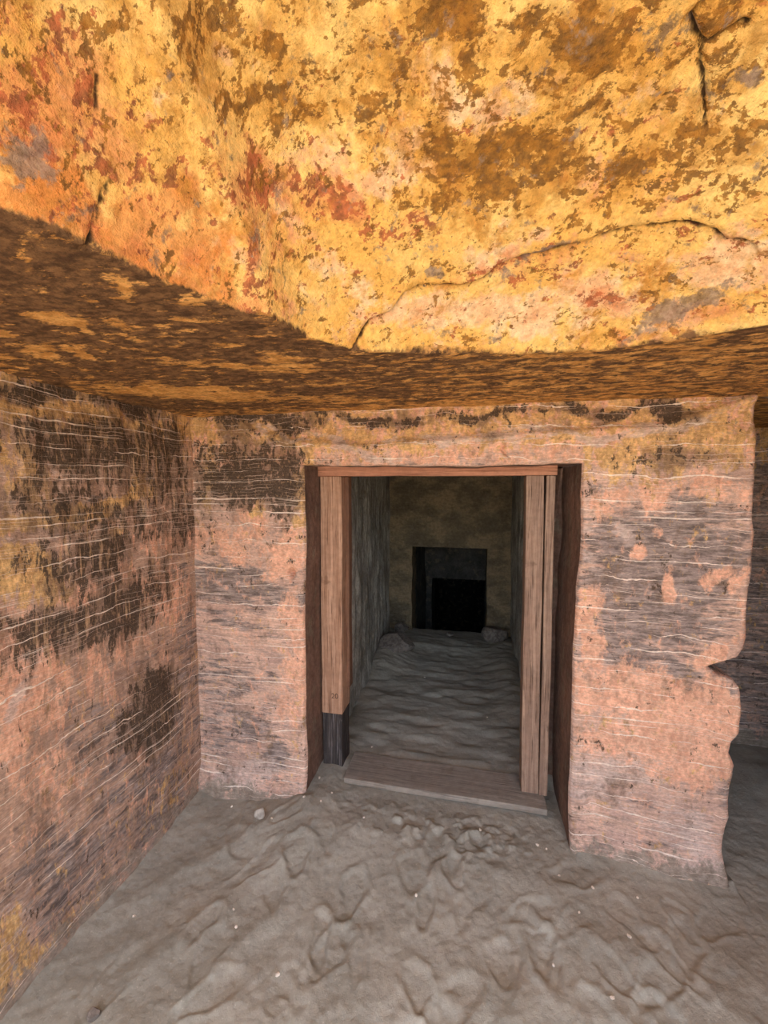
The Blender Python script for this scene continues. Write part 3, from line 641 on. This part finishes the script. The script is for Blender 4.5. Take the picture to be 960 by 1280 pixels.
# ------------------------------------------------------------------ timber door frame
def board(name, x0, x1, y0, y1, z0, z1, mat, parent, bev=0.004, nseg=1, wob=0.0, top=(0, 0), seed=0, label=None):
    """a sawn board: bevelled box cut in lengths along its long axis, slightly wandering, optional lean of the top"""
    bm = bmesh.new()
    bmesh.ops.create_cube(bm, size=1.0)
    for v in bm.verts:
        v.co = Vector(((x0+x1)/2 + v.co.x*(x1-x0), (y0+y1)/2 + v.co.y*(y1-y0), (z0+z1)/2 + v.co.z*(z1-z0)))
    bmesh.ops.bevel(bm, geom=bm.edges[:], offset=bev, segments=2, affect='EDGES', profile=0.5)
    ax = 2 if (z1-z0) > (x1-x0) else 0
    lo, hi = ((z0, z1) if ax == 2 else (x0, x1))
    nv = Vector((0, 0, 1)) if ax == 2 else Vector((1, 0, 0))
    for k in range(1, nseg):
        co = Vector((0, 0, 0)); co[ax] = lo + (hi-lo)*k/nseg
        bmesh.ops.bisect_plane(bm, geom=bm.verts[:]+bm.edges[:]+bm.faces[:], plane_co=co, plane_no=nv)
    rr = random.Random(seed); ph = [rr.uniform(0, 6) for _ in range(4)]
    for v in bm.verts:
        q = (v.co[ax]-lo)/(hi-lo)
        v.co.x += top[0]*q if ax == 2 else 0
        d = wob*(math.sin(q*9+ph[0]) + 0.6*math.sin(q*23+ph[1]))
        if ax == 2: v.co.x += d; v.co.y += 0.6*wob*math.sin(q*7+ph[2])
        else: v.co.z += d; v.co.y += 0.6*wob*math.sin(q*8+ph[3])
    me = bpy.data.meshes.new(name); bm.to_mesh(me); bm.free()
    me.materials.append(mat)
    o = bpy.data.objects.new(name, me); COL.objects.link(o); o.parent = parent
    if label: o['label'] = label
    return o

frame = bpy.data.objects.new('timber_frame', None); COL.objects.link(frame)
tag(frame, 'rough timber door frame standing in the rock-cut doorway', 'door frame')
# left post: dry brown upper length on a charred foot
lp = board('jamb', -.790, -.672, .205, .345, .318, 1.592, MAT_WOOD, frame, .005, 10, .0016, (.004, 0), 1, 'pale brown post whose foot is charred black')
board('charred_foot', -.787, -.676, .211, .345, -.06, .318, MAT_CHAR, lp, .007, 5, .0015, (0, 0), 2, 'charred black foot of the left post')
board('inner_stop', -.672, -.655, .285, .34, .43, 1.592, MAT_STOP, lp, .003, 6, .001, (0, 0), 3)
# right post: two planks with an open joint
rp = board('jamb', .246, .326, .205, .300, .036, 1.592, MAT_WOODR, frame, .004, 10, .0014, (-.006, 0), 4, 'grey-brown post of two planks with an open joint')
board('plank', .3325, .372, .209, .300, .030, 1.592, MAT_WOODR, rp, .004, 10, .0014, (-.003, 0), 5)
ln = board('lintel', -.822, .374, .190, .330, 1.592, 1.650, MAT_LINTEL, frame, .004, 8, .0012, (0, 0), 6, 'reddish brown plank laid across the two posts')
sill = board('threshold_board', -.640, .357, .115, .335, .004, .034, MAT_SILL, frame, .004, 8, .0015, (0, 0), 7, 'dusty grey board half buried in sand')
for (nx, nz) in ((.285, .12), (.352, .07), (.30, .30), (.29, 1.50)):
    bm = bmesh.new(); bmesh.ops.create_uvsphere(bm, u_segments=8, v_segments=5, radius=.004)
    for v in bm.verts: v.co.y *= .5
    me = bpy.data.meshes.new('nail_head'); bm.to_mesh(me); bm.free(); me.materials.append(MAT_CHAR)
    o = bpy.data.objects.new('nail_head', me); COL.objects.link(o); o.parent = rp; o.location = (nx, .207 if nx < .33 else .211, nz)
# faint number inked low on the left post
fc = bpy.data.curves.new('number_mark', 'FONT'); fc.body = '20'; fc.size = .040; fc.extrude = .0004
tmp = bpy.data.objects.new('tmp', fc); COL.objects.link(tmp)
bpy.context.view_layer.update()
me = bpy.data.meshes.new_from_object(tmp.evaluated_get(bpy.context.evaluated_depsgraph_get()))
bpy.data.objects.remove(tmp); me.materials.clear(); me.materials.append(MAT_INK)
o = bpy.data.objects.new('number_mark', me); COL.objects.link(o); o.parent = lp
o.location = (-.734, .2035, .405); o.rotation_euler = (math.radians(90), 0, 0); o['label'] = 'faint dark number 20'

# ------------------------------------------------------------------ stones
def stone_mesh(name, size, seed, mat, sub=2, angular=0.35):
    bm = bmesh.new(); bmesh.ops.create_icosphere(bm, subdivisions=sub, radius=1.0)
    r = random.Random(seed)
    planes = [(Vector((r.gauss(0, 1), r.gauss(0, 1), r.gauss(0, 1))).normalized(), r.uniform(.55, .85)) for _ in range(9)]
    for v in bm.verts:
        for nrm, d in planes:
            e = v.co.dot(nrm) - d
            if e > 0: v.co -= nrm*e*(0.6 + angular)
        v.co = Vector((v.co.x*size[0], v.co.y*size[1], v.co.z*size[2]))
    me = bpy.data.meshes.new(name); bm.to_mesh(me); bm.free(); me.materials.append(mat)
    return me
def place(me, name, x, y, sink, rz, label, cat, group=None, passage=False):
    a = np.array([[x]]), np.array([[y]])
    z = float((passage_floor if passage else floor_z)(*a)[0, 0])
    o = bpy.data.objects.new(name, me); COL.objects.link(o)
    zmin = min(v.co.z for v in me.vertices)
    o.location = (x, y, z - zmin*(1-sink)); o.rotation_euler = (0, 0, rz)
    return tag(o, label, cat, group)
MAT_PALE = stone_material('pale_stone', srgb(236, 226, 210), srgb(206, 194, 178))
MAT_GREY = stone_material('grey_stone', srgb(138, 128, 118), srgb(108, 100, 92))
MAT_PALE2 = stone_material('chip_stone', srgb(190, 180, 166), srgb(160, 150, 138))
chip = stone_mesh('stone_chip', (.026, .016, .032), 3, MAT_PALE2)
place(chip, 'stone_chip', -.962, -.16, .25, .5, 'upright grey stone chip on the sand below the left pier', 'stone')
peb = [stone_mesh('pebble', (s, s*.8, s*.6), 20+i, MAT_PALE, 1) for i, s in enumerate((.0075, .0095, .0062))]
PEB = [(-.902, -.157), (-.786, -.053), (-.667, .015), (-1.158, -.085), (-.765, .10), (.357, -.159), (.638, -.176), (.29, -.048), (.325, -.057), (.475, -.188), (.436, -.553), (.278, -.49),
       (-.819, -.593), (-.601, -.703), (-.86, -.543), (-1.226, -.622), (.048, -.03), (-.477, -.084), (-.195, -.368), (.55, -.35), (.40, -.30), (-.70, -.05)]
for i, (x, y) in enumerate(PEB):
    place(peb[i % 3], 'pebble', x, y, .2, i*1.3, 'tiny pale pebble scattered on the sand outside the door frame', 'pebble', 'pale pebbles on the sand outside')
place(stone_mesh('stone_lump', (.022, .02, .016), 8, MAT_GREY, 2), 'stone_lump', -1.104, -.904, .3, 0, 'dark little stone on the sand near the foot of the left wall', 'stone')
for i, (x, y) in enumerate([(-.364, 1.381), (-.565, .43), (.106, .876)]):
    place(peb[i], 'pebble', x, y, .2, i, 'tiny pale pebble on the dim sand inside the passage', 'pebble', 'pale pebbles inside the passage', True)
place(stone_mesh('rubble_block', (.13, .10, .10), 31, MAT_GREY, 3, .4), 'rubble_block', .215, 2.25, .15, .1, 'squarish stone block right of the inner opening', 'stone', None, True)
place(stone_mesh('rubble_stone', (.09, .07, .07), 35, MAT_GREY, 3, .4), 'rubble_stone', -.70, 2.22, .2, .7, 'rounded stone left of the inner opening', 'stone', None, True)
place(stone_mesh('rubble_slab', (.17, .15, .08), 38, MAT_GREY, 3, .4), 'rubble_slab', -.66, 1.75, .3, .3, 'large low boulder against the left wall of the passage', 'stone', None, True)
place(stone_mesh('rubble_chunk', (.05, .04, .03), 40, MAT_GREY, 2, .4), 'rubble_chunk', -.22, 2.30, .2, .3, 'small dark stone before the black inner opening', 'stone', None, True)
